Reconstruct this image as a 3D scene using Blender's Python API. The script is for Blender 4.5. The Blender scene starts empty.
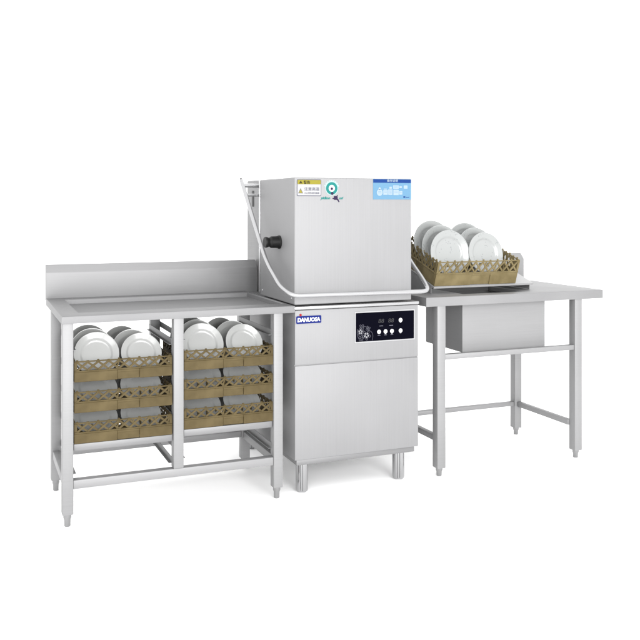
import bpy, bmesh, math, random
from mathutils import Vector, Matrix, Euler
random.seed(7)
R = math.radians
scene = bpy.context.scene
COL = scene.collection

# ------------------------------------------------------------------ materials
def principled(name, color, rough=0.5, metal=0.0, spec=0.5, coat=0.0):
    m = bpy.data.materials.new(name); m.use_nodes = True
    b = m.node_tree.nodes['Principled BSDF']
    b.inputs['Base Color'].default_value = (*color, 1)
    b.inputs['Roughness'].default_value = rough
    b.inputs['Metallic'].default_value = metal
    b.inputs['Specular IOR Level'].default_value = spec
    b.inputs['Coat Weight'].default_value = coat
    return m

def brushed(name, color, rough=0.42, metal=0.55, grain=(3, 3, 260), var=0.085, bump=0.04):
    """satin sheet steel: fine drawn grain plus broad cloudy variation"""
    m = principled(name, color, rough, metal)
    nt = m.node_tree; N = nt.nodes; L = nt.links
    b = N['Principled BSDF']
    tc = N.new('ShaderNodeTexCoord')
    mp = N.new('ShaderNodeMapping'); mp.inputs['Scale'].default_value = grain
    n1 = N.new('ShaderNodeTexNoise'); n1.inputs['Scale'].default_value = 1.0; n1.inputs['Detail'].default_value = 4
    n2 = N.new('ShaderNodeTexNoise'); n2.inputs['Scale'].default_value = 2.6; n2.inputs['Detail'].default_value = 3
    L.new(tc.outputs['Object'], mp.inputs['Vector']); L.new(mp.outputs['Vector'], n1.inputs['Vector'])
    L.new(tc.outputs['Object'], n2.inputs['Vector'])
    add = N.new('ShaderNodeMath'); add.operation = 'ADD'
    L.new(n1.outputs['Fac'], add.inputs[0]); L.new(n2.outputs['Fac'], add.inputs[1])
    mr = N.new('ShaderNodeMapRange'); mr.inputs['From Min'].default_value = 0.6; mr.inputs['From Max'].default_value = 1.4
    mr.inputs['To Min'].default_value = rough - 0.07; mr.inputs['To Max'].default_value = rough + 0.09
    L.new(add.outputs[0], mr.inputs['Value']); L.new(mr.outputs['Result'], b.inputs['Roughness'])
    mc = N.new('ShaderNodeMapRange'); mc.inputs['From Min'].default_value = 0.6; mc.inputs['From Max'].default_value = 1.4
    mc.inputs['To Min'].default_value = 1 - var; mc.inputs['To Max'].default_value = 1 + var
    L.new(add.outputs[0], mc.inputs['Value'])
    vm = N.new('ShaderNodeVectorMath'); vm.operation = 'SCALE'; vm.inputs[0].default_value = color
    L.new(mc.outputs['Result'], vm.inputs['Scale']); L.new(vm.outputs['Vector'], b.inputs['Base Color'])
    bp = N.new('ShaderNodeBump'); bp.inputs['Strength'].default_value = bump; bp.inputs['Distance'].default_value = 0.002
    L.new(n1.outputs['Fac'], bp.inputs['Height']); L.new(bp.outputs['Normal'], b.inputs['Normal'])
    return m

STEEL = brushed('satin_steel', (0.188, 0.188, 0.190), 0.55, 0.30)
STEEL_BODY = brushed('cabinet_steel', (0.177, 0.177, 0.180), 0.58, 0.2, grain=(220, 220, 2.5))
STEEL_TOP = brushed('worktop_steel', (0.128, 0.128, 0.130), 0.5, 0.4, grain=(3, 240, 3))  # darker than the frame steel: dim reflections put into the colour
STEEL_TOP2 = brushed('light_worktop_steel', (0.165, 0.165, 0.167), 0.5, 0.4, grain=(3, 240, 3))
STEEL_DARK = brushed('inner_steel', (0.15, 0.15, 0.152), 0.5, 0.4)
CHROME = principled('chrome', (0.37, 0.37, 0.375), 0.10, 1.0)
TUBE = principled('polished_tube', (0.31, 0.31, 0.315), 0.25, 0.7)
FOOT = principled('turned_foot', (0.23, 0.23, 0.232), 0.3, 0.8)
BLACK = principled('black_rubber', (0.004, 0.004, 0.004), 0.5, 0, 0.2)
SLOT_SHADE = principled('slot_shade', (0.03, 0.03, 0.03), 0.7)
GLASS = principled('black_glass', (0.0015, 0.0015, 0.004), 0.12, 0.0, 0.012)
WHITE = principled('white_print', (0.42, 0.42, 0.43), 0.45, 0, 0.06)
LIGHTGREY = principled('pale_print', (0.20, 0.20, 0.21), 0.5, 0, 0.06)
GREY = principled('grey_print', (0.09, 0.09, 0.11), 0.5, 0, 0.06)
DIM = principled('dim_digit', (0.030, 0.030, 0.032), 0.5, 0, 0.06)
YELLOW = principled('yellow_print', (0.165, 0.145, 0.022), 0.5, 0, 0.06)
DARKTXT = principled('dark_print', (0.03, 0.026, 0.012), 0.5, 0, 0.06)
BLUE = principled('badge_blue', (0.006, 0.012, 0.095), 0.35, 0, 0.06)
RED = principled('badge_red', (0.20, 0.012, 0.015), 0.4, 0, 0.06)
TEAL = principled('teal_print', (0.012, 0.12, 0.11), 0.45, 0, 0.06)
TEALPALE = principled('pale_teal_print', (0.225, 0.285, 0.285), 0.45, 0, 0.06)
PURPLE = principled('purple_print', (0.02, 0.012, 0.035), 0.5, 0, 0.06)
SKYBLUE = principled('pale_blue_print', (0.078, 0.160, 0.24), 0.45, 0, 0.06)
HEADBLUE = principled('header_blue', (0.007, 0.028, 0.12), 0.45, 0, 0.06)
PALEBLUE = principled('white_blue_print', (0.19, 0.24, 0.29), 0.45, 0, 0.06)

BEZEL = principled('bezel_white', (0.26, 0.26, 0.265), 0.5, 0, 0.1)
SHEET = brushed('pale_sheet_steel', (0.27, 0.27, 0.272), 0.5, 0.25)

def rack_plastic(name, col):
    m = principled(name, col, 0.6, 0.0, 0.12)
    nt = m.node_tree; N = nt.nodes; L = nt.links; b = N['Principled BSDF']
    tc = N.new('ShaderNodeTexCoord'); n = N.new('ShaderNodeTexNoise'); n.inputs['Scale'].default_value = 14; n.inputs['Detail'].default_value = 5
    L.new(tc.outputs['Object'], n.inputs['Vector'])
    r = N.new('ShaderNodeValToRGB')
    r.color_ramp.elements[0].position = 0.32; r.color_ramp.elements[0].color = (col[0]*0.78, col[1]*0.76, col[2]*0.7, 1)
    r.color_ramp.elements[1].position = 0.68; r.color_ramp.elements[1].color = (col[0]*1.2, col[1]*1.2, col[2]*1.22, 1)
    L.new(n.outputs['Fac'], r.inputs['Fac']); L.new(r.outputs['Color'], b.inputs['Base Color'])
    n3 = N.new('ShaderNodeTexNoise'); n3.inputs['Scale'].default_value = 300
    L.new(tc.outputs['Object'], n3.inputs['Vector'])
    bp = N.new('ShaderNodeBump'); bp.inputs['Strength'].default_value = 0.15; bp.inputs['Distance'].default_value = 0.001
    L.new(n3.outputs['Fac'], bp.inputs['Height']); L.new(bp.outputs['Normal'], b.inputs['Normal'])
    return m
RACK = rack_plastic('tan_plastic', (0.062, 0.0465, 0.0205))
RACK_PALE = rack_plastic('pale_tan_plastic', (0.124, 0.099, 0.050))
PLATE = principled('white_china', (0.215, 0.218, 0.213), 0.22, 0.0, 0.5, 0.2)

def floral(name):
    m = principled(name, (0.212, 0.219, 0.216), 0.22, 0.0, 0.5, 0.2)
    nt = m.node_tree; N = nt.nodes; L = nt.links; b = N['Principled BSDF']
    tc = N.new('ShaderNodeTexCoord')
    v = N.new('ShaderNodeTexVoronoi'); v.inputs['Scale'].default_value = 120
    L.new(tc.outputs['Object'], v.inputs['Vector'])
    lt = N.new('ShaderNodeMath'); lt.operation = 'LESS_THAN'; lt.inputs[1].default_value = 0.34
    L.new(v.outputs['Distance'], lt.inputs[0])
    n = N.new('ShaderNodeTexNoise'); n.inputs['Scale'].default_value = 26; n.inputs['Detail'].default_value = 1
    L.new(tc.outputs['Object'], n.inputs['Vector'])
    gt = N.new('ShaderNodeMath'); gt.operation = 'GREATER_THAN'; gt.inputs[1].default_value = 0.60
    L.new(n.outputs['Fac'], gt.inputs[0])
    mu = N.new('ShaderNodeMath'); mu.operation = 'MULTIPLY'
    L.new(lt.outputs[0], mu.inputs[0]); L.new(gt.outputs[0], mu.inputs[1])
    mu2 = N.new('ShaderNodeMath'); mu2.operation = 'MULTIPLY'; mu2.inputs[1].default_value = 0.42
    L.new(mu.outputs[0], mu2.inputs[0])
    mx = N.new('ShaderNodeMix'); mx.data_type = 'RGBA'
    mx.inputs[6].default_value = (0.212, 0.219, 0.216, 1); mx.inputs[7].default_value = (0.07, 0.08, 0.085, 1)
    L.new(mu2.outputs[0], mx.inputs[0]); L.new(mx.outputs[2], b.inputs['Base Color'])
    return m
FLORAL = floral('sprigged_china')

def floor_mat():
    m = principled('white_floor', (0.92, 0.92, 0.92), 0.8, 0, 0.1)
    nt = m.node_tree; N = nt.nodes; L = nt.links
    tc = N.new('ShaderNodeTexCoord'); n = N.new('ShaderNodeTexNoise'); n.inputs['Scale'].default_value = 3
    L.new(tc.outputs['Object'], n.inputs['Vector'])
    mr = N.new('ShaderNodeMapRange'); mr.inputs['To Min'].default_value = 0.90; mr.inputs['To Max'].default_value = 0.95
    L.new(n.outputs['Fac'], mr.inputs['Value']); L.new(mr.outputs['Result'], N['Principled BSDF'].inputs['Base Color'])
    return m
FLOOR = floor_mat()

# ------------------------------------------------------------------ helpers
def box(bm, x0, x1, y0, y1, z0, z1, bev=0.0, seg=2):
    vs = [bm.verts.new((x, y, z)) for x in (x0, x1) for y in (y0, y1) for z in (z0, z1)]
    idx = [(0, 1, 3, 2), (4, 6, 7, 5), (0, 4, 5, 1), (2, 3, 7, 6), (0, 2, 6, 4), (1, 5, 7, 3)]
    fs = [bm.faces.new([vs[i] for i in f]) for f in idx]
    if bev > 0:
        es = list({e for f in fs for e in f.edges})
        bmesh.ops.bevel(bm, geom=es, offset=bev, segments=seg, profile=0.5, affect='EDGES')

def bar(bm, p0, p1, w, h, up=(0, 0, 1)):
    p0, p1 = Vector(p0), Vector(p1); d = (p1 - p0).normalized()
    s = d.cross(Vector(up)); s = s.normalized() if s.length > 1e-6 else Vector((1, 0, 0)); u = s.cross(d)
    vs = []
    for p in (p0, p1):
        for a, b in ((-1, -1), (1, -1), (1, 1), (-1, 1)):
            vs.append(bm.verts.new(p + s*a*w/2 + u*b*h/2))
    for f in ((3, 2, 1, 0), (4, 5, 6, 7), (0, 1, 5, 4), (1, 2, 6, 5), (2, 3, 7, 6), (3, 0, 4, 7)):
        bm.faces.new([vs[i] for i in f])

def tube(bm, pts, r, seg=16, cap=True):
    pts = [Vector(p) for p in pts]; rings = []
    prev = None
    for i, p in enumerate(pts):
        d = (pts[min(i+1, len(pts)-1)] - pts[max(i-1, 0)]).normalized()
        if prev is None:
            a = Vector((0, 0, 1)) if abs(d.z) < 0.9 else Vector((1, 0, 0))
            n = (a - d*a.dot(d)).normalized()
        else:
            n = (prev - d*prev.dot(d)).normalized()
        prev = n; b = d.cross(n)
        rr = r[i] if isinstance(r, (list, tuple)) else r
        rings.append([bm.verts.new(p + (n*math.cos(t) + b*math.sin(t))*rr) for t in [2*math.pi*k/seg for k in range(seg)]])
    for a, b in zip(rings, rings[1:]):
        for k in range(seg):
            bm.faces.new((a[k], a[(k+1) % seg], b[(k+1) % seg], b[k]))
    if cap:
        bm.faces.new(rings[0][::-1]); bm.faces.new(rings[-1])

def rounded_path(pts, rad=0.04, n=7):
    pts = [Vector(p) for p in pts]; out = [pts[0]]
    for a, b, c in zip(pts, pts[1:], pts[2:]):
        r = min(rad, (a-b).length*0.45, (c-b).length*0.45)
        p = b + (a-b).normalized()*r; q = b + (c-b).normalized()*r
        for i in range(n+1):
            t = i/n; out.append(p*(1-t)**2 + b*2*t*(1-t) + q*t*t)
    out.append(pts[-1]); return out

def lathe(bm, prof, seg=48):
    rings = []
    for r, z in prof:
        if r < 1e-6: rings.append([bm.verts.new((0, 0, z))])
        else: rings.append([bm.verts.new((r*math.cos(2*math.pi*k/seg), r*math.sin(2*math.pi*k/seg), z)) for k in range(seg)])
    for a, b in zip(rings, rings[1:]):
        for k in range(seg):
            k2 = (k+1) % seg
            if len(a) == 1 and len(b) == 1: continue
            if len(a) == 1: bm.faces.new((a[0], b[k2], b[k]))
            elif len(b) == 1: bm.faces.new((a[k], a[k2], b[0]))
            else: bm.faces.new((a[k], a[k2], b[k2], b[k]))

def root_loc(o):
    v = Vector((0, 0, 0))
    while o: v += o.location; o = o.parent
    return v

def obj(name, bm, mat, parent=None, smooth=True, world=True):
    """one mesh object; geometry given in world space is moved into the thing's own space"""
    if parent is not None and world: bmesh.ops.translate(bm, verts=bm.verts, vec=-root_loc(parent))
    bmesh.ops.recalc_face_normals(bm, faces=bm.faces)
    me = bpy.data.meshes.new(name); bm.to_mesh(me); bm.free()
    me.materials.append(mat)
    if smooth:
        me.polygons.foreach_set('use_smooth', [True]*len(me.polygons)); me.set_sharp_from_angle(angle=R(32))
    o = bpy.data.objects.new(name, me); COL.objects.link(o)
    if parent is not None: o.parent = parent
    return o

def thing(name, label, cat, loc=(0, 0, 0), rot=(0, 0, 0), group=None):
    o = bpy.data.objects.new(name, None); COL.objects.link(o)
    o.empty_display_size = 0.1; o.location = loc; o.rotation_euler = rot
    o['label'] = label; o['category'] = cat
    if group: o['group'] = group
    return o

def copy_thing(o, loc, rot=None):
    c = o.copy(); COL.objects.link(c); c.location = loc
    if rot is not None: c.rotation_euler = rot
    for ch in o.children:
        d = ch.copy(); COL.objects.link(d); d.parent = c
        for g in ch.children:
            e = g.copy(); COL.objects.link(e); e.parent = d
    return c

def B(): return bmesh.new()

def text_bm(bm, s, x, z, y, size, shear=0.0, width=None, bold=0.0, align='CENTER'):
    """lettering standing upright, facing the front (-Y), centred on x with its baseline at z"""
    cu = bpy.data.curves.new('t', 'FONT'); cu.body = s; cu.size = size; cu.shear = shear
    cu.align_x = align; cu.offset = bold; cu.extrude = 0.0003; cu.resolution_u = 3
    o = bpy.data.objects.new('t', cu); COL.objects.link(o)
    bpy.context.view_layer.update()
    dg = bpy.context.evaluated_depsgraph_get()
    me = bpy.data.meshes.new_from_object(o.evaluated_get(dg))
    bpy.data.objects.remove(o); bpy.data.curves.remove(cu)
    xs = [v.co.x for v in me.vertices] or [0, 1]
    sx = 1.0
    if width: sx = width/(max(xs)-min(xs))
    cxm = (max(xs)+min(xs))/2 if align == 'CENTER' else 0
    me.transform(Matrix.Translation((x, y, z)) @ Matrix.Rotation(R(90), 4, 'X') @ Matrix.Diagonal((sx, 1, 1, 1)) @ Matrix.Translation((-cxm, 0, 0)))
    bm.from_mesh(me); bpy.data.meshes.remove(me)

def disc(bm, x, z, y, r, seg=24, th=0.0008, r_in=0.0):
    """a flat disc or ring facing -Y"""
    f = []
    for yy in (y, y-th):
        f.append([bm.verts.new((x+r*math.cos(2*math.pi*k/seg), yy, z+r*math.sin(2*math.pi*k/seg))) for k in range(seg)])
    if r_in > 0:
        g = []
        for yy in (y, y-th):
            g.append([bm.verts.new((x+r_in*math.cos(2*math.pi*k/seg), yy, z+r_in*math.sin(2*math.pi*k/seg))) for k in range(seg)])
    for k in range(seg):
        k2 = (k+1) % seg
        bm.faces.new((f[0][k], f[0][k2], f[1][k2], f[1][k]))
        if r_in > 0:
            bm.faces.new((f[1][k], f[1][k2], g[1][k2], g[1][k]))
            bm.faces.new((g[0][k], g[0][k2], g[1][k2], g[1][k]))
    if r_in <= 0: bm.faces.new(f[1])

def plate_rect(bm, x0, x1, z0, z1, y, th=0.001, rad=0.0, seg=5):
    """thin rectangle with rounded corners, its back at y, facing -Y"""
    pts = []
    if rad <= 0: pts = [(x0, z0), (x1, z0), (x1, z1), (x0, z1)]
    else:
        for cx_, cz_, a0 in ((x1-rad, z0+rad, -90), (x1-rad, z1-rad, 0), (x0+rad, z1-rad, 90), (x0+rad, z0+rad, 180)):
            for i in range(seg+1):
                a = R(a0+90*i/seg); pts.append((cx_+rad*math.cos(a), cz_+rad*math.sin(a)))
    prism(bm, pts, y, th)

def prism(bm, pts, y, th=0.001):
    a = [bm.verts.new((p[0], y, p[1])) for p in pts]; b = [bm.verts.new((p[0], y-th, p[1])) for p in pts]
    n = len(pts); bm.faces.new(b); bm.faces.new(a[::-1])
    for k in range(n): bm.faces.new((a[k], a[(k+1) % n], b[(k+1) % n], b[k]))

# ------------------------------------------------------------------ setting
bm = B()
vs = [bm.verts.new(p) for p in ((-60, -60, 0), (60, -60, 0), (60, 90, 0), (-60, 90, 0))]; bm.faces.new(vs)
fl = obj('floor', bm, FLOOR, smooth=False); fl['kind'] = 'structure'

YF = 3.36
# ------------------------------------------------------------------ hood dishwasher
MX0, MX1, HX1 = 1.385, 2.022, 1.986
dw = thing('dishwasher', 'tall stainless steel hood dishwasher on chrome legs standing between two steel tables', 'dishwasher', ((MX0+MX1)/2, 3.7, 0))
bm = B(); box(bm, MX0, MX1, YF+0.004, 4.19, 0.158, 0.836, 0.006); obj('body', bm, STEEL_BODY, dw)
bm = B(); box(bm, MX0+0.001, MX1-0.001, YF-0.001, YF+0.02, 0.160, 0.5845, 0.004); obj('lower_panel', bm, STEEL_BODY, dw)
bm = B(); box(bm, MX0+0.001, MX1-0.001, YF-0.001, YF+0.02, 0.5875, 0.834, 0.004); obj('control_fascia', bm, STEEL_BODY, dw)
bm = B(); box(bm, MX0-0.002, MX1+0.002, YF-0.004, 4.19, 0.8365, 0.851, 0.004); obj('rim', bm, TUBE, dw)
bm = B(); box(bm, MX0+0.014, MX1-0.014, YF+0.013, 4.17, 0.132, 0.1575, 0.004); obj('base_plinth', bm, STEEL_DARK, dw)
for lx, ly in ((MX0+0.058, YF+0.055), (MX1-0.078, YF+0.055), (MX0+0.058, 4.12), (MX1-0.078, 4.12)):
    bm = B()
    lathe(bm, [(0, 0), (0.022, 0), (0.027, 0.006), (0.0285, 0.014), (0.0285, 0.131), (0, 0.131)], 64)
    for v in bm.verts:                                                   # groove added to imitate the dark stripe reflected in the chrome
        if v.co.xy.length > 0.02:
            d = (math.atan2(v.co.y, v.co.x) - math.atan2(-0.92, -0.39) + math.pi) % (2*math.pi) - math.pi
            if abs(d) < 0.19: v.co.xy *= 0.86
    bmesh.ops.translate(bm, verts=bm.verts, vec=(lx, ly, 0)); obj('leg', bm, CHROME, dw)
# hood
HY1 = 3.815
bm = B(); box(bm, MX0, HX1, YF+0.002, HY1, 0.858, 1.433, 0.006, 3); hood = obj('hood', bm, STEEL_BODY, dw)
bm = B(); box(bm, MX0-0.0025, MX0+0.010, HY1+0.0005, HY1+0.014, 0.872, 1.432, 0.002); obj('edge_strip', bm, TUBE, hood)
# rear lift column; dark boxes stand in for the shade inside its slots
bm = B(); box(bm, 1.452, 1.95, HY1+0.015, 4.205, 0.852, 1.440, 0.004); column = obj('lift_column', bm, STEEL_DARK, dw)
def col_slot_shade(y0, y1, z0, z1):
    bm = B(); box(bm, 1.4495, 1.4555, y0, y1, z0, z1, 0.001); obj('slot_shade_box', bm, SLOT_SHADE, column)
col_slot_shade(4.00, 4.115, 1.402, 1.424)
col_slot_shade(4.095, 4.125, 1.30, 1.385)
# handle bow
AX = 1.310; RX = 2.062
path = rounded_path([(AX, 3.888, 1.434), (AX, 3.52, 1.043), (AX, 3.345, 0.945), (1.342, 3.285, 0.910), (2.035, 3.285, 0.9045),
                     (RX, 3.375, 0.945), (RX, 3.52, 1.043), (RX, 3.888, 1.434)], 0.07, 8)
bm = B(); tube(bm, path, 0.0098, 20); handle = obj('handle', bm, TUBE, dw)
for ax in (AX, RX):
    bm = B(); tube(bm, [(ax, 3.887, 1.433), (ax, 3.894, 1.4405)], [0.0072, 0.0066], 14); obj('end_plug', bm, BLACK, handle)
for (y, z, r) in ((3.862, 1.4065, 0.0105), (3.815+0.03, 1.388-0.03, 0.0075)):
    for xa, xb in ((AX, 1.452), (1.95, RX)):
        bm = B(); tube(bm, [(xa, y, z), (xb, y, z)], r, 16); obj('pivot_pin', bm, TUBE, handle)
# black knob on the hood side
bm = B()
lathe(bm, [(0, 0), (0.030, 0), (0.032, 0.003), (0.031, 0.007), (0.0285, 0.009), (0.0275, 0.02), (0.0272, 0.044), (0.022, 0.050), (0.0205, 0.054),
           (0.024, 0.062), (0.026, 0.070), (0.024, 0.075), (0, 0.075)], 36)
bmesh.ops.transform(bm, verts=bm.verts, matrix=Matrix.Translation((MX0, 3.545, 1.134)) @ Matrix.Rotation(R(-90), 4, 'Y'))
obj('knob', bm, BLACK, dw)
for y, z in ((3.40, 0.885), (3.78, 0.885)):
    bm = B(); tube(bm, [(MX0, y, z), (MX0-0.003, y, z)], [0.006, 0.004], 12); obj('rivet', bm, TUBE, dw)

# --- control display
PF = YF - 0.001
bm = B(); plate_rect(bm, 1.683, 2.000, 0.6705, 0.8145, PF, 0.002, 0.003); bez = obj('display_bezel', bm, BEZEL, dw)
bm = B(); plate_rect(bm, 1.6885, 1.9945, 0.676, 0.809, PF-0.002, 0.0015, 0.002); pan = obj('control_display', bm, GLASS, bez)
PY = PF - 0.0035
def dpart(name, bm, mat): return obj(name, bm, mat, bez)
for bx_, bz in ((1.808, 0.717), (1.842, 0.717), (1.876, 0.717), (1.922, 0.717), (1.922, 0.7665)):
    bm = B(); disc(bm, bx_, bz, PY, 0.0098, 24, 0.0012); dpart('button', bm, WHITE)
for bx_, bz in ((1.842, 0.717), (1.876, 0.717), (1.922, 0.717), (1.922, 0.7665)):
    bm = B(); plate_rect(bm, bx_-0.0035, bx_+0.0035, bz-0.0125, bz-0.009, PY, 0.001); dpart('button_icon', bm, LIGHTGREY)
bm = B(); plate_rect(bm, 1.8055, 1.8105, 0.7145, 0.7195, PY-0.0012, 0.0006); dpart('button_icon', bm, LIGHTGREY)
for dx_ in (1.8195, 1.8715):
    bm = B(); text_bm(bm, '88', dx_, 0.758, PY-0.0004, 0.027, 0.12, 0.030); dpart('digits', bm, DIM)
for xa, xb, za, zb_ in ((1.810, 1.829, 0.7425, 0.7452), (1.862, 1.882, 0.7425, 0.7452), (1.801, 1.815, 0.6995, 0.7018), (1.835, 1.849, 0.6995, 0.7018), (1.869, 1.883, 0.6995, 0.7018)):
    bm = B(); plate_rect(bm, xa, xb, za, zb_, PY, 0.0006); dpart('caption_line', bm, GREY)
# flower line drawing, as on the glass
def ribbon(bm, pts, w, y):
    for a, b in zip(pts, pts[1:]):
        bar(bm, (a[0], y-0.0004, a[1]), (b[0], y-0.0004, b[1]), 0.0008, w, (0, 0, 1)) if abs(b[0]-a[0]) > 1e-5 else bar(bm, (a[0], y-0.0004, a[1]), (b[0], y-0.0004, b[1]), w, 0.0008, (0, 1, 0))
def ribbon2(bm, pts, w, y):
    for a, b in zip(pts, pts[1:]):
        d = Vector((b[0]-a[0], b[1]-a[1])); 
        if d.length < 1e-6: continue
        d.normalize(); n = Vector((-d.y, d.x))*w/2
        prism(bm, [(a[0]+n.x, a[1]+n.y), (a[0]-n.x, a[1]-n.y), (b[0]-n.x, b[1]-n.y), (b[0]+n.x, b[1]+n.y)], y, 0.0005)
def bloom(bm, fill, cx_, cz_, r, petals, ph, inner):
    for k in range(petals):
        a = ph + 2*math.pi*k/petals; pts = []
        for i in range(11):
            t = i/10; rr = r*(0.18+0.82*math.sin(math.pi*t)**0.7); w = (t-0.5)*2*math.pi/petals*0.95
            pts.append((cx_+rr*math.cos(a+w), cz_+rr*math.sin(a+w)))
        ribbon2(bm, pts, 0.0011, PY)
        if fill is not None:
            q = [(cx_+inner*r*0.25*math.cos(a-0.5), cz_+inner*r*0.25*math.sin(a-0.5))] + [(cx_+(p[0]-cx_)*inner, cz_+(p[1]-cz_)*inner) for p in pts[2:9]]
            prism(fill, q, PY, 0.0004)
bm = B(); fb = B()
bloom(bm, fb, 1.712, 0.722, 0.018, 5, 0.3, 0.62)
bloom(bm, fb, 1.743, 0.704, 0.022, 5, 1.0, 0.62)
bloom(bm, None, 1.718, 0.744, 0.013, 4, 0.8, 0.5)
bloom(bm, None, 1.716, 0.692, 0.015, 5, 0.1, 0.5)
bloom(bm, None, 1.751, 0.735, 0.012, 4, 0.4, 0.5)
def arc(x0, z0, x1, z1, x2, z2, n=14):
    return [((1-t)**2*x0+2*t*(1-t)*x1+t*t*x2, (1-t)**2*z0+2*t*(1-t)*z1+t*t*z2) for t in [i/n for i in range(n+1)]]
ribbon2(bm, arc(1.722, 0.742, 1.742, 0.752, 1.756, 0.728), 0.001, PY)
ribbon2(bm, arc(1.752, 0.728, 1.786, 0.716, 1.772, 0.680), 0.001, PY)
ribbon2(bm, arc(1.697, 0.735, 1.690, 0.710, 1.703, 0.690), 0.001, PY)
dpart('flower_outline', bm, GREY); dpart('flower_petals', fb, LIGHTGREY)

# --- badge on the fascia
bm = B(); plate_rect(bm, 1.388, 1.518, 0.7705, 0.8115, PF, 0.001, 0.006); badge = obj('badge', bm, LIGHTGREY, dw)
bm = B(); plate_rect(bm, 1.3915, 1.5145, 0.774, 0.8085, PF-0.001, 0.0008, 0.005); obj('badge_field', bm, BLUE, badge)
bm = B(); text_bm(bm, 'DANUOSA', 1.453, 0.7828, PF-0.0019, 0.0245, 0.10, 0.112, 0.0012); obj('lettering', bm, WHITE, badge)
bm = B(); disc(bm, 1.4125, 0.8135, PF-0.0018, 0.0058, 16); obj('red_dot', bm, RED, badge)

# --- stickers on the hood
HF = YF + 0.002
x0, x1, z0, z1 = 1.396, 1.516, 1.348, 1.424
bm = B(); plate_rect(bm, x0, x1, z0, z1, HF, 0.001, 0.006); ws = obj('warning_sticker', bm, GREY, dw)
bm = B(); plate_rect(bm, x0+0.003, x1-0.003, z0+0.004, z1-0.003, HF-0.001, 0.0007, 0.004); obj('white_field', bm, BEZEL, ws)
bm = B(); plate_rect(bm, x0+0.003, x1-0.003, z1-0.0225, z1-0.003, HF-0.0017, 0.0007, 0.003); obj('yellow_band', bm, YELLOW, ws)
bm = B(); prism(bm, [(x0+0.006, z0+0.0125), (x0+0.030, z0+0.0125), (x0+0.018, z0+0.036)], HF-0.0017, 0.0006); obj('triangle_border', bm, GREY, ws)
bm = B(); prism(bm, [(x0+0.0095, z0+0.0145), (x0+0.0265, z0+0.0145), (x0+0.018, z0+0.0315)], HF-0.0023, 0.0006); obj('triangle', bm, YELLOW, ws)
bm = B()
text_bm(bm, '警告', x0+0.048, z1-0.0195, HF-0.0027, 0.0155, 0, 0.032, 0.0004)
prism(bm, [(x0+0.010, z1-0.019), (x0+0.027, z1-0.019), (x0+0.0185, z1-0.006)], HF-0.0024, 0.0004)
obj('header_lettering', bm, DARKTXT, ws)
bm = B()
text_bm(bm, '注意高温', x0+0.073, z0+0.0265, HF-0.0020, 0.0160, 0, 0.074, 0.0002)
text_bm(bm, '小心烫伤请勿触摸', x0+0.073, z0+0.0105, HF-0.0020, 0.0090, 0, 0.074, 0.0001)
obj('lettering', bm, GREY, ws)

# round teal mark with a line of lettering
cx_, cz_ = 1.5685, 1.384
bm = B(); disc(bm, cx_, cz_, HF, 0.0325, 40, 0.0006); 
for k in range(9):
    a = R(20+17.5*k); px, pz = cx_+0.034*math.cos(a), cz_+0.034*math.sin(a)
    disc(bm, px, pz, HF, 0.0045, 10, 0.0003)
lg = obj('round_emblem', bm, TEALPALE, dw)
bm = B(); disc(bm, cx_, cz_, HF-0.0006, 0.0285, 40, 0.0006, 0.0155); obj('emblem_ring', bm, TEAL, lg)
bm = B(); disc(bm, cx_, cz_, HF-0.0006, 0.0155, 30, 0.0005); obj('emblem_centre', bm, WHITE, lg)
bm = B(); disc(bm, cx_, cz_-0.002, HF-0.0012, 0.0062, 18, 0.0005); disc(bm, cx_+0.002, cz_-0.0235, HF-0.0013, 0.0068, 18, 0.0005); obj('emblem_pupil', bm, PURPLE, lg)
bm = B(); text_bm(bm, 'yidioo', 1.536, 1.3345, HF-0.0008, 0.0165, 0.3, 0.050, 0.0007); text_bm(bm, 'cof', 1.6165, 1.3345, HF-0.0008, 0.0150, 0.3, 0.022, 0.0007); obj('lettering', bm, TEAL, lg)
bm = B()
plate_rect(bm, 1.5785, 1.598, 1.3315, 1.3490, HF-0.0008, 0.0006, 0.004)
prism(bm, [(1.593, 1.3345), (1.600, 1.3375), (1.6075, 1.3225), (1.6035, 1.3205)], HF-0.0008, 0.0005)
plate_rect(bm, 1.5725, 1.580, 1.3355, 1.340, HF-0.0008, 0.0005); plate_rect(bm, 1.5945, 1.5985, 1.349, 1.3535, HF-0.0008, 0.0005)
obj('dark_mark', bm, PURPLE, lg)

# blue instruction sticker
x0, x1, z0, z1 = 1.780, 1.983, 1.334, 1.4295
W_, H_ = x1-x0, z1-z0
bm = B(); plate_rect(bm, x0, x1, z0, z1, HF, 0.001); bs = obj('instruction_sticker', bm, SKYBLUE, dw)
bm = B(); plate_rect(bm, x0+0.001, x1-0.001, z1-0.0175, z1-0.001, HF-0.001, 0.0007); obj('blue_band', bm, HEADBLUE, bs)
def S(px, py): return (x0+W_*(px-35)/570, z1-H_*(py-35)/310)
bm = B()
def srect(a, b, c, d, rad=0.002):
    p, q = S(a, d), S(c, b); plate_rect(bm, p[0], q[0], p[1], q[1], HF-0.001, 0.0006, rad)
srect(185, 200, 252, 275); srect(258, 192, 322, 275); srect(275, 150, 312, 182); srect(332, 128, 415, 182); srect(335, 196, 415, 278)
srect(422, 215, 470, 272); srect(425, 140, 462, 170); srect(490, 128, 548, 180); srect(190, 180, 240, 194)
p = S(132, 240); disc(bm, p[0], p[1], HF-0.001, 0.0155, 24, 0.0006); p = S(132, 180); disc(bm, p[0], p[1], HF-0.001, 0.006, 16, 0.0006)
obj('diagram', bm, PALEBLUE, bs)
bm = B()
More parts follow.
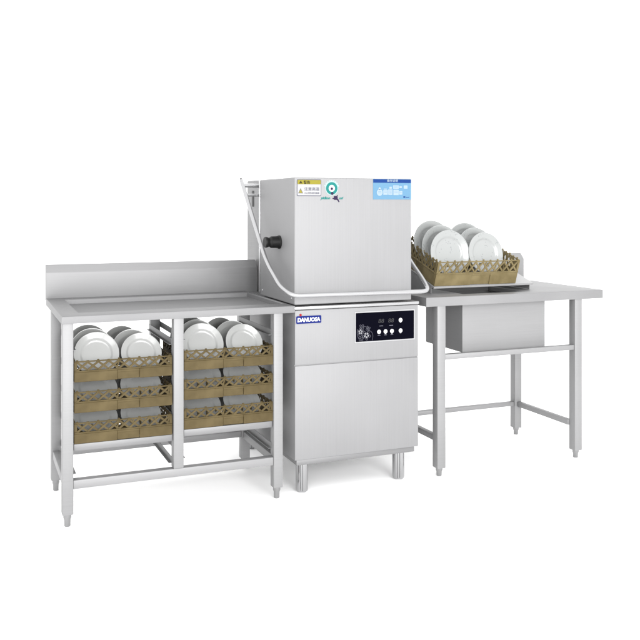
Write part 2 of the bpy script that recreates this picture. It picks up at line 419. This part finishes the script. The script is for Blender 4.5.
for (a, b, c, d) in ((198, 215, 240, 219), (198, 232, 240, 236), (270, 210, 312, 214), (270, 228, 312, 232), (270, 246, 312, 250), (345, 140, 400, 144), (345, 155, 400, 159),
                     (350, 215, 400, 219), (350, 235, 400, 239), (432, 235, 462, 239), (110, 225, 155, 229), (110, 245, 155, 249)):
    p, q = S(a, d), S(c, b); plate_rect(bm, p[0], q[0], p[1], q[1], HF-0.0016, 0.0004)
obj('diagram_line', bm, SKYBLUE, bs)
bm = B(); p = S(320, 74); text_bm(bm, '操作说明', p[0], p[1], HF-0.002, 0.0125, 0, 0.058, 0.0001); obj('header_lettering', bm, PALEBLUE, bs)
bm = B(); p, q = S(485, 318), S(515, 296); plate_rect(bm, p[0], q[0], p[1], q[1], HF-0.001, 0.0005, 0.002)
p, q = S(522, 315), S(572, 306); plate_rect(bm, p[0], q[0], p[1], q[1], HF-0.001, 0.0005); obj('footer_mark', bm, HEADBLUE, bs)

# ------------------------------------------------------------------ tables
def leg(x0, x1, y0, y1, ztop, parent, zt=0.050, foot=True, name='leg'):
    bm = B(); box(bm, x0, x1, y0, y1, zt, ztop, 0.0035, 2); l = obj(name, bm, STEEL, parent)
    if foot:
        bm = B(); h = zt
        lathe(bm, [(0, 0), (0.0105, 0), (0.0125, 0.003), (0.0132, h*0.55), (0.0165, h*0.75), (0.0165, h-0.001), (0, h-0.001)], 24)
        bmesh.ops.translate(bm, verts=bm.verts, vec=((x0+x1)/2, (y0+y1)/2, 0)); obj('foot', bm, FOOT, l)
    return l

def splash(bm, x0, x1, yf, z0, zf, zt, dy):
    """upright back edge with a sloping top, closed box section"""
    pts = [(yf, z0), (yf, zf), (yf+dy, zt), (yf+dy+0.014, zt), (yf+dy+0.014, z0)]
    a = [bm.verts.new((x0, p[0], p[1])) for p in pts]; b = [bm.verts.new((x1, p[0], p[1])) for p in pts]; n = len(pts)
    fs = [bm.faces.new(a), bm.faces.new(b[::-1])]
    for k in range(n): fs.append(bm.faces.new((a[k], b[k], b[(k+1) % n], a[(k+1) % n])))
    bmesh.ops.bevel(bm, geom=list({e for f in fs for e in f.edges}), offset=0.003, segments=2, profile=0.5, affect='EDGES')

def worktop(bm, x0, x1, y0, y1, zt, lip, hole, depth, floor=True):
    """folded sheet top: outer lip, flat rim, and a recess (or a bowl) with its own walls and floor"""
    hx0, hx1, hy0, hy1 = hole
    def ring(X0, X1, Y0, Y1, z): return [bm.verts.new(p) for p in ((X0, Y0, z), (X1, Y0, z), (X1, Y1, z), (X0, Y1, z))]
    e = 0.004
    rs = [ring(x0+0.018, x1-0.018, y0+0.018, y1-0.018, zt-lip), ring(x0, x1, y0, y1, zt-lip), ring(x0, x1, y0, y1, zt-e), ring(x0+e*0.3, x1-e*0.3, y0+e*0.3, y1-e*0.3, zt-e*0.3),
          ring(x0+e, x1-e, y0+e, y1-e, zt), ring(hx0-0.003, hx1+0.003, hy0-0.003, hy1+0.003, zt), ring(hx0, hx1, hy0, hy1, zt-0.003), ring(hx0+0.002, hx1-0.002, hy0+0.002, hy1-0.002, zt-depth)]
    for a, b in zip(rs, rs[1:]):
        for k in range(4): bm.faces.new((a[k], a[(k+1) % 4], b[(k+1) % 4], b[k]))
    if floor: bm.faces.new(rs[-1])
    return rs

def angle_slide(parent, x, side, y0, y1, z, w=0.014, h=0.026):
    """a steel angle that carries one edge of a dish rack"""
    bm = B(); s = side
    xa, xb = sorted((x, x+s*0.002)); box(bm, xa, xb, y0, y1, z, z+h)
    xa, xb = sorted((x+s*0.002, x+s*w)); box(bm, xa, xb, y0, y1, z, z+0.002)
    obj('rack_slide', bm, STEEL_DARK, parent, smooth=False)

# left table with the rack bays
TX0, TX1, TY0, TY1, TZ = 0.366, 1.383, 3.352, 4.03, 0.857
lt = thing('rack_table', 'long stainless steel worktable with backsplash and six dish racks in its underframe', 'worktable', ((TX0+TX1)/2, 3.7, 0))
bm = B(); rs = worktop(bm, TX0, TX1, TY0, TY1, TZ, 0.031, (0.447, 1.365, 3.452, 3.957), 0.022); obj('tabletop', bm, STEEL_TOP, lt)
bm = B(); splash(bm, TX0, 1.4475, TY1+0.001, 0.846, 0.980, 1.018, 0.030); obj('backsplash', bm, STEEL, lt)
T = 0.044; BY = 3.80
ltop = TZ-0.020
FX = (0.369, 0.829, 1.283)
for x in (FX[0], FX[2]):
    leg(x, x+T, TY0+0.003, TY0+0.003+T, ltop, lt); leg(x, x+T, BY, BY+T, ltop-0.004, lt)
leg(FX[1], FX[1]+T, TY0+0.003, TY0+0.003+T, ltop, lt, zt=0.1885, foot=False, name='upright')
leg(FX[1], FX[1]+T, BY, BY+T, ltop-0.004, lt, zt=0.1885, foot=False, name='upright')
fy = TY0+0.003
bm = B(); box(bm, FX[0]+T, FX[2], fy+0.004, fy+0.040, 0.152, 0.188, 0.003); obj('front_rail', bm, STEEL, lt)
bm = B(); box(bm, FX[0]+T, FX[2], BY+0.004, BY+0.034, 0.158, 0.188, 0.003); obj('back_rail', bm, STEEL, lt)
for x in (FX[0], FX[2]):
    bm = B(); box(bm, x+0.006, x+T-0.004, fy+T, BY, 0.152, 0.188, 0.003); obj('side_rail', bm, STEEL, lt)
LEVELS = (0.206, 0.331, 0.4565, 0.582, 0.712)
BAY_RISE = 0.015
for z0_ in LEVELS:
    for x, s, rise in ((FX[0]+T, 1, 0), (FX[1], -1, 0), (FX[1]+T, 1, BAY_RISE), (FX[2], -1, BAY_RISE)):
        z = z0_ + rise
        angle_slide(lt, x, s, fy+0.030, BY+T-0.004, z)
for xa, xb in ((FX[0]+T, FX[1]), (FX[1]+T, FX[2])):
    bm = B(); box(bm, xa+0.003, xb-0.003, fy+0.012, fy+0.030, (0.304 if xa < 0.6 else 0.319), (0.3322 if xa < 0.6 else 0.3472), 0.002); obj('shelf_rail', bm, STEEL_DARK, lt)

# right table with the sink
SX0, SX1, SY0, SY1, SZ = 2.060, 3.124, 3.352, 3.99, 0.866
rt = thing('sink_table', 'stainless steel worktable with a hanging sink bowl, open frame and backsplash', 'worktable', ((SX0+SX1)/2, 3.7, 0))
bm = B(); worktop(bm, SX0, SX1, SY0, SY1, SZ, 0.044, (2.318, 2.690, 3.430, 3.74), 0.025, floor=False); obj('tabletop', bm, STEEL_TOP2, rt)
bm = B(); splash(bm, SX0, SX1, SY1+0.001, 0.835, 0.990, 1.022, 0.030); obj('backsplash', bm, STEEL, rt)
# bowl: outer shell with wall thickness, open at the top
bm = B()
ox0, ox1, oy0, oy1, oz = 2.311, 2.812, 3.425, 3.765, 0.574
def ring(X0, X1, Y0, Y1, z): return [bm.verts.new(p) for p in ((X0, Y0, z), (X1, Y0, z), (X1, Y1, z), (X0, Y1, z))]
top = SZ-0.028
rr = [ring(ox0+0.006, ox1-0.006, oy0+0.006, oy1-0.006, oz), ring(ox0+0.0015, ox1-0.0015, oy0+0.0015, oy1-0.0015, oz+0.0025), ring(ox0, ox1, oy0, oy1, oz+0.008), ring(ox0, ox1, oy0, oy1, top),
      ring(ox0+0.003, ox1-0.003, oy0+0.003, oy1-0.003, top), ring(ox0+0.003, ox1-0.003, oy0+0.003, oy1-0.003, oz+0.01)]
for a, b in zip(rr, rr[1:]):
    for k in range(4): bm.faces.new((a[k], a[(k+1) % 4], b[(k+1) % 4], b[k]))
bm.faces.new(rr[0][::-1]); bm.faces.new(rr[-1])
bowl = obj('sink_bowl', bm, STEEL, rt)
bm = B(); tube(bm, [(2.56, 3.6, oz-0.002), (2.56, 3.6, oz-0.03)], [0.03, 0.022], 24); obj('drain', bm, TUBE, bowl)
lx = (2.124, 2.945); stop = SZ-0.03
RBY = 3.815
for x in lx:
    leg(x, x+0.046, SY0+0.003, SY0+0.049, stop, rt, zt=0.040); leg(x-0.02 if x > 2.5 else x, (x-0.02 if x > 2.5 else x)+0.046, RBY, RBY+0.046, stop, rt, zt=0.040)
bm = B(); box(bm, lx[0]+0.046, lx[1], SY0+0.008, SY0+0.036, 0.561, 0.587, 0.003); obj('front_rail', bm, STEEL, rt)
bm = B(); box(bm, lx[0]+0.046, lx[1]-0.02, RBY+0.008, RBY+0.034, 0.166, 0.190, 0.003); obj('back_rail', bm, STEEL, rt)
for x in (lx[0]+0.010, lx[1]-0.006):
    bm = B(); box(bm, x, x+0.026, SY0+0.049, RBY, 0.163, 0.192, 0.003); obj('side_rail', bm, STEEL, rt)

# sloping rack stand over the sink
TILT = R(18)
st = thing('rack_stand', 'sloping white steel rack stand lying across the sink under the tilted dish rack', 'rack stand', (2.18, 3.475, SZ), (0, 0, 0))
W_ = 0.600; Lr = 0.385
ct, sn = math.cos(TILT), math.sin(TILT)
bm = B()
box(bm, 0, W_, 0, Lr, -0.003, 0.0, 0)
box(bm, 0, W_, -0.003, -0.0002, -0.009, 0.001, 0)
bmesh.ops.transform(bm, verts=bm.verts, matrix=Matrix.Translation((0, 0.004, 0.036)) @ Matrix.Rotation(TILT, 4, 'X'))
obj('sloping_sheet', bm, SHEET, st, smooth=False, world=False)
for x in (0.0, W_-0.003):
    bm = B(); a = []
    pts = [(0.03, 0.001), (Lr*ct-0.002, 0.001), (Lr*ct-0.002, 0.032+Lr*sn-0.006), (0.03, 0.032+0.03*sn/ct-0.006)]
    p = [bm.verts.new((x, q[0], q[1])) for q in pts]; q_ = [bm.verts.new((x+0.003, q[0], q[1])) for q in pts]
    bm.faces.new(p); bm.faces.new(q_[::-1])
    for k in range(4): bm.faces.new((p[k], q_[k], q_[(k+1) % 4], p[(k+1) % 4]))
    obj('side_gusset', bm, STEEL, st, smooth=False, world=False)

# ------------------------------------------------------------------ dish racks
def wall_bm(w, h, th, n):
    """one side of a rack in its own plane: x along, z up, outer face at y=0; solid band with a hand hold, lattice above, pegs on top"""
    rnd = random.Random(int(w*1000)+n)
    bm = B(); hb = 0.47*h
    c0, c1 = 0.43*w, 0.66*w
    box(bm, 0, c0, 0, th, 0.0, hb, 0.0015, 1); box(bm, c1, w, 0, th, 0.0, hb, 0.0015, 1)
    box(bm, c0+0.0002, c1-0.0002, 0.0034, th, 0.0012, hb-0.0002, 0.0015, 1)
    box(bm, c0+0.0004, c1-0.0004, 0.0004, 0.0029, hb-0.010, hb-0.0003, 0.001, 1)
    box(bm, 0.0005, w-0.0005, -0.002, th+0.001, hb+0.0002, hb+0.006, 0.001, 1)          # ledge
    z0, z1 = hb+0.0062, h*0.93
    box(bm, 0.0008, w-0.0008, 0.0008, th-0.0008, z1, z1+0.0055, 0.001, 1)                   # top bar
    for xa, xb in ((0.0002, 0.012), (w-0.012, w-0.0002)): box(bm, xa, xb, 0.0002, th-0.0002, z0, z1-0.0002, 0.001, 1)
    st_ = (w-0.024)/n
    for k in range(n):
        xa = 0.012+st_*k; xb = xa+st_
        bar(bm, (xa, th*0.36, z0), (xb, th*0.36, z1), 0.0046, 0.0080)
        bar(bm, (xa, th*0.66, z1), (xb, th*0.66, z0), 0.0046, 0.0080)
        xm = (xa+xb)/2; zm = (z0+z1)/2
        prism(bm, [(xm+0.0066*math.cos(2*math.pi*i/8), zm+0.0066*math.sin(2*math.pi*i/8)) for i in range(8)], th*0.8, th*0.62)
        if rnd.random() < 0.55:                                              # stiffening ribs in some of the cells
            q = xa+st_*rnd.choice((0.22, 0.78)); bar(bm, (q, th*0.5, z0), (q+st_*rnd.choice((-0.25, 0.25)), th*0.5, z1), 0.0036, 0.0055)
    for k in range(n+1):
        x = min(max(0.012+st_*k, 0.008), w-0.008)
        box(bm, x-0.0048, x+0.0048, 0.0006, th-0.0006, z1+0.0057, h+(0.004 if k % 2 == 0 else 0.001), 0.0015, 1)
    return bm

def make_rack(label, w, d, h, mat, group=None, n=9, zb=0.003):
    t = thing('dish_rack', label, 'dish rack', (0, 0, 0), (0, 0, 0), group)
    th = 0.007
    obj('lattice_wall', wall_bm(w, h, th, n), mat, t, world=False)
    bm = wall_bm(w, h, th, n); bmesh.ops.transform(bm, verts=bm.verts, matrix=Matrix.Translation((w, d, 0)) @ Matrix.Rotation(R(180), 4, 'Z')); obj('lattice_wall', bm, mat, t, world=False)
    bm = wall_bm(d-2*th-0.008, h, th, n-1); bmesh.ops.transform(bm, verts=bm.verts, matrix=Matrix.Translation((0, d-th-0.004, 0)) @ Matrix.Rotation(R(-90), 4, 'Z')); obj('lattice_wall', bm, mat, t, world=False)
    bm = wall_bm(d-2*th-0.008, h, th, n-1); bmesh.ops.transform(bm, verts=bm.verts, matrix=Matrix.Translation((w, th+0.004, 0)) @ Matrix.Rotation(R(90), 4, 'Z')); obj('lattice_wall', bm, mat, t, world=False)
    bm = B(); k = 10
    for i in range(1, k):
        x = w*i/k; box(bm, x-0.003, x+0.003, th+0.001, d-th-0.001, zb, zb+0.005)
        y = d*i/k; box(bm, th+0.001, w-th-0.001, y-0.003, y+0.003, zb+0.0015, zb+0.0065)
    obj('base_grid', bm, mat, t, smooth=False, world=False)
    for j in range(4):
        bm = B(); y = d*(0.17+0.235*j); za = zb+0.0067
        pts = [(0.012, za), (w-0.012, za), (w-0.012, za+0.004)]
        for i in range(k-1, 0, -1):
            x = w*i/k
            pts += [(x+0.0042, za+0.004), (x+0.0032, h*0.62), (x+0.0012, h*0.70), (x-0.0012, h*0.70), (x-0.0032, h*0.62), (x-0.0042, za+0.004)]
        pts.append((0.012, za+0.004))
        prism(bm, pts, y+0.003, 0.006)
        obj('peg_row', bm, mat, t, world=False)
    return t

def plate_mesh(Rr, mat, name='plate'):
    bm = B()
    lathe(bm, [(0, 0.0015), (0.56*Rr, 0.0015), (0.57*Rr, 0.0), (0.61*Rr, 0.0), (0.625*Rr, 0.002), (0.70*Rr, 0.0085), (0.97*Rr, 0.0155), (0.992*Rr, 0.0166), (Rr, 0.0178), (0.994*Rr, 0.0194), (0.972*Rr, 0.0192),
               (0.94*Rr, 0.0180), (0.76*Rr, 0.0132), (0.715*Rr, 0.0115), (0.67*Rr, 0.0076), (0.63*Rr, 0.0056), (0.56*Rr, 0.0045), (0.30*Rr, 0.0041), (0, 0.0040)], 80)
    bmesh.ops.recalc_face_normals(bm, faces=bm.faces)
    me = bpy.data.meshes.new(name); bm.to_mesh(me); bm.free(); me.materials.append(mat)
    me.polygons.foreach_set('use_smooth', [True]*len(me.polygons)); me.set_sharp_from_angle(angle=R(50))
    return me

def put_plate(me, M, label, group):
    o = bpy.data.objects.new('plate', me); COL.objects.link(o)
    o.matrix_world = M @ Matrix.Rotation(random.uniform(0, 6.28), 4, 'Z')
    o['label'] = label; o['category'] = 'plate'; o['group'] = group
    return o

RW, RD, RH = 0.408, 0.40, 0.086
proto = None
PMS = {'left': (0.0935, plate_mesh(0.0935, PLATE)), 'right': (0.087, plate_mesh(0.087, PLATE))}
rows3 = (('front', 0.038, 27), ('middle', 0.130, 18), ('back', 0.238, 13))
for bay, bx_ in (('left', FX[0]+T+0.004), ('right', FX[1]+T+0.0035)):
    for lev, z, where in ((3, LEVELS[3]+0.0022, 'top'), (2, LEVELS[2]+0.0022, 'middle'), (1, LEVELS[1]+0.0022, 'lowest')):
        lab = f'tan lattice dish rack, {where} one in the {bay} bay under the long table'
        loc = (bx_, fy+0.008+random.uniform(0, 0.007), z + (BAY_RISE if bay == 'right' else 0))
        if proto is None:
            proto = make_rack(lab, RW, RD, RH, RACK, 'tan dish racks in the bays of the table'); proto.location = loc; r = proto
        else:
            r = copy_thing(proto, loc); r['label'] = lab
        for cname, xo in (('left', 0.100), ('right', 0.292)):
            rr_, PM = PMS[cname]
            for k, (rname, yo, deg) in enumerate(rows3):
                if where != 'top' and rname == 'back': continue
                t = R(deg + random.uniform(-1.5, 1.5)) if where == 'top' else math.acos(0.1115/(2*rr_))
                if where != 'top': yo = 0.036 + 0.10*k
                xs = xo - (0.004 if cname == 'left' else 0.029)*k + random.uniform(-0.003, 0.003)
                zc = 0.010 + rr_*math.cos(t)
                M = Matrix.Translation((loc[0]+xs, loc[1]+yo+rr_*math.sin(t), loc[2]+zc)) @ Matrix.Rotation(R(90)-t, 4, 'X') @ Matrix.Rotation(R(random.uniform(-3, 3)), 4, 'Y')
                put_plate(PM, M, f'plain white plate, {rname} {cname}, in the {where} rack of the {bay} bay', 'white plates in the racks under the table')

# tilted rack on the stand
w2, d2, h2 = 0.488, 0.360, 0.132
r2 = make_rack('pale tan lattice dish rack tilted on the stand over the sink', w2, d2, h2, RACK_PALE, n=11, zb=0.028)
base = Vector((2.184, 3.475+0.006, SZ+0.0375)); 
r2.location = base; r2.rotation_euler = (TILT, 0, 0)
RM = Matrix.Translation(base) @ Matrix.Rotation(TILT, 4, 'X')
PMF = {'left': (0.115, plate_mesh(0.115, FLORAL)), 'right': (0.108, plate_mesh(0.108, FLORAL))}
for cname, xo in (('left', 0.112), ('right', 0.332)):
    r_, PM2 = PMF[cname]
    for i, (rname, yo) in enumerate((('front', 0.045), ('middle', 0.120), ('back', 0.195))):
        t2 = R(27+random.uniform(-2, 2)); zc = 0.0355+r_*math.cos(t2)
        M = RM @ Matrix.Translation((xo-(0.016*i if cname == 'right' else 0.004*i)+random.uniform(-0.005, 0.005), yo+r_*math.sin(t2), zc)) @ Matrix.Rotation(R(90)-t2, 4, 'X') @ Matrix.Rotation(R(random.uniform(-4, 4)), 4, 'Y')
        put_plate(PM2, M, f'flower sprigged white plate, {rname} {cname}, in the tilted rack over the sink', 'flower sprigged plates in the tilted rack')

# ------------------------------------------------------------------ light
w = bpy.data.worlds.new('World'); scene.world = w; w.use_nodes = True
nt = w.node_tree; N = nt.nodes; L = nt.links
bg = N['Background']; bg.inputs['Strength'].default_value = 1.0
tc = N.new('ShaderNodeTexCoord'); sp = N.new('ShaderNodeSeparateXYZ'); L.new(tc.outputs['Generated'], sp.inputs[0])
cr = N.new('ShaderNodeValToRGB')
cr.color_ramp.elements[0].position = 0.0; cr.color_ramp.elements[0].color = (2.32, 2.32, 2.32, 1)
cr.color_ramp.elements[1].position = 1.0; cr.color_ramp.elements[1].color = (2.15, 2.15, 2.15, 1)
L.new(sp.outputs['Z'], cr.inputs['Fac']); L.new(cr.outputs['Color'], bg.inputs['Color'])

def area(name, loc, target, size, energy, color=(1, 1, 1)):
    l = bpy.data.lights.new(name, 'AREA'); l.shape = 'SQUARE'; l.size = size; l.energy = energy; l.color = color
    o = bpy.data.objects.new(name, l); COL.objects.link(o); o.location = loc
    o.rotation_euler = (Vector(target)-Vector(loc)).to_track_quat('-Z', 'Y').to_euler()
    return o
area('key_softbox', (1.3, -5.6, 2.3), (1.6, 3.6, 0.7), 4.4, 930)
area('added_fill', (-2.6, -3.6, 2.4), (0.9, 3.7, 0.8), 3.0, 230)  # unseen lamp, added to brighten the dark end of the left backsplash

# ------------------------------------------------------------------ camera
cam = bpy.data.cameras.new('camera'); co = bpy.data.objects.new('camera', cam); COL.objects.link(co)
co.location = (0, 0, 1.305); co.rotation_euler = (R(90), 0, -0.3584)
cam.sensor_width = 36; cam.lens = 36*810.16/640
cam.shift_x = (320-268.27)/640; cam.shift_y = (205.65-320)/640
cam.clip_end = 400
scene.camera = co
vs_ = scene.view_settings; vs_.view_transform = 'Standard'; vs_.look = 'None'; vs_.exposure = 0; vs_.gamma = 1
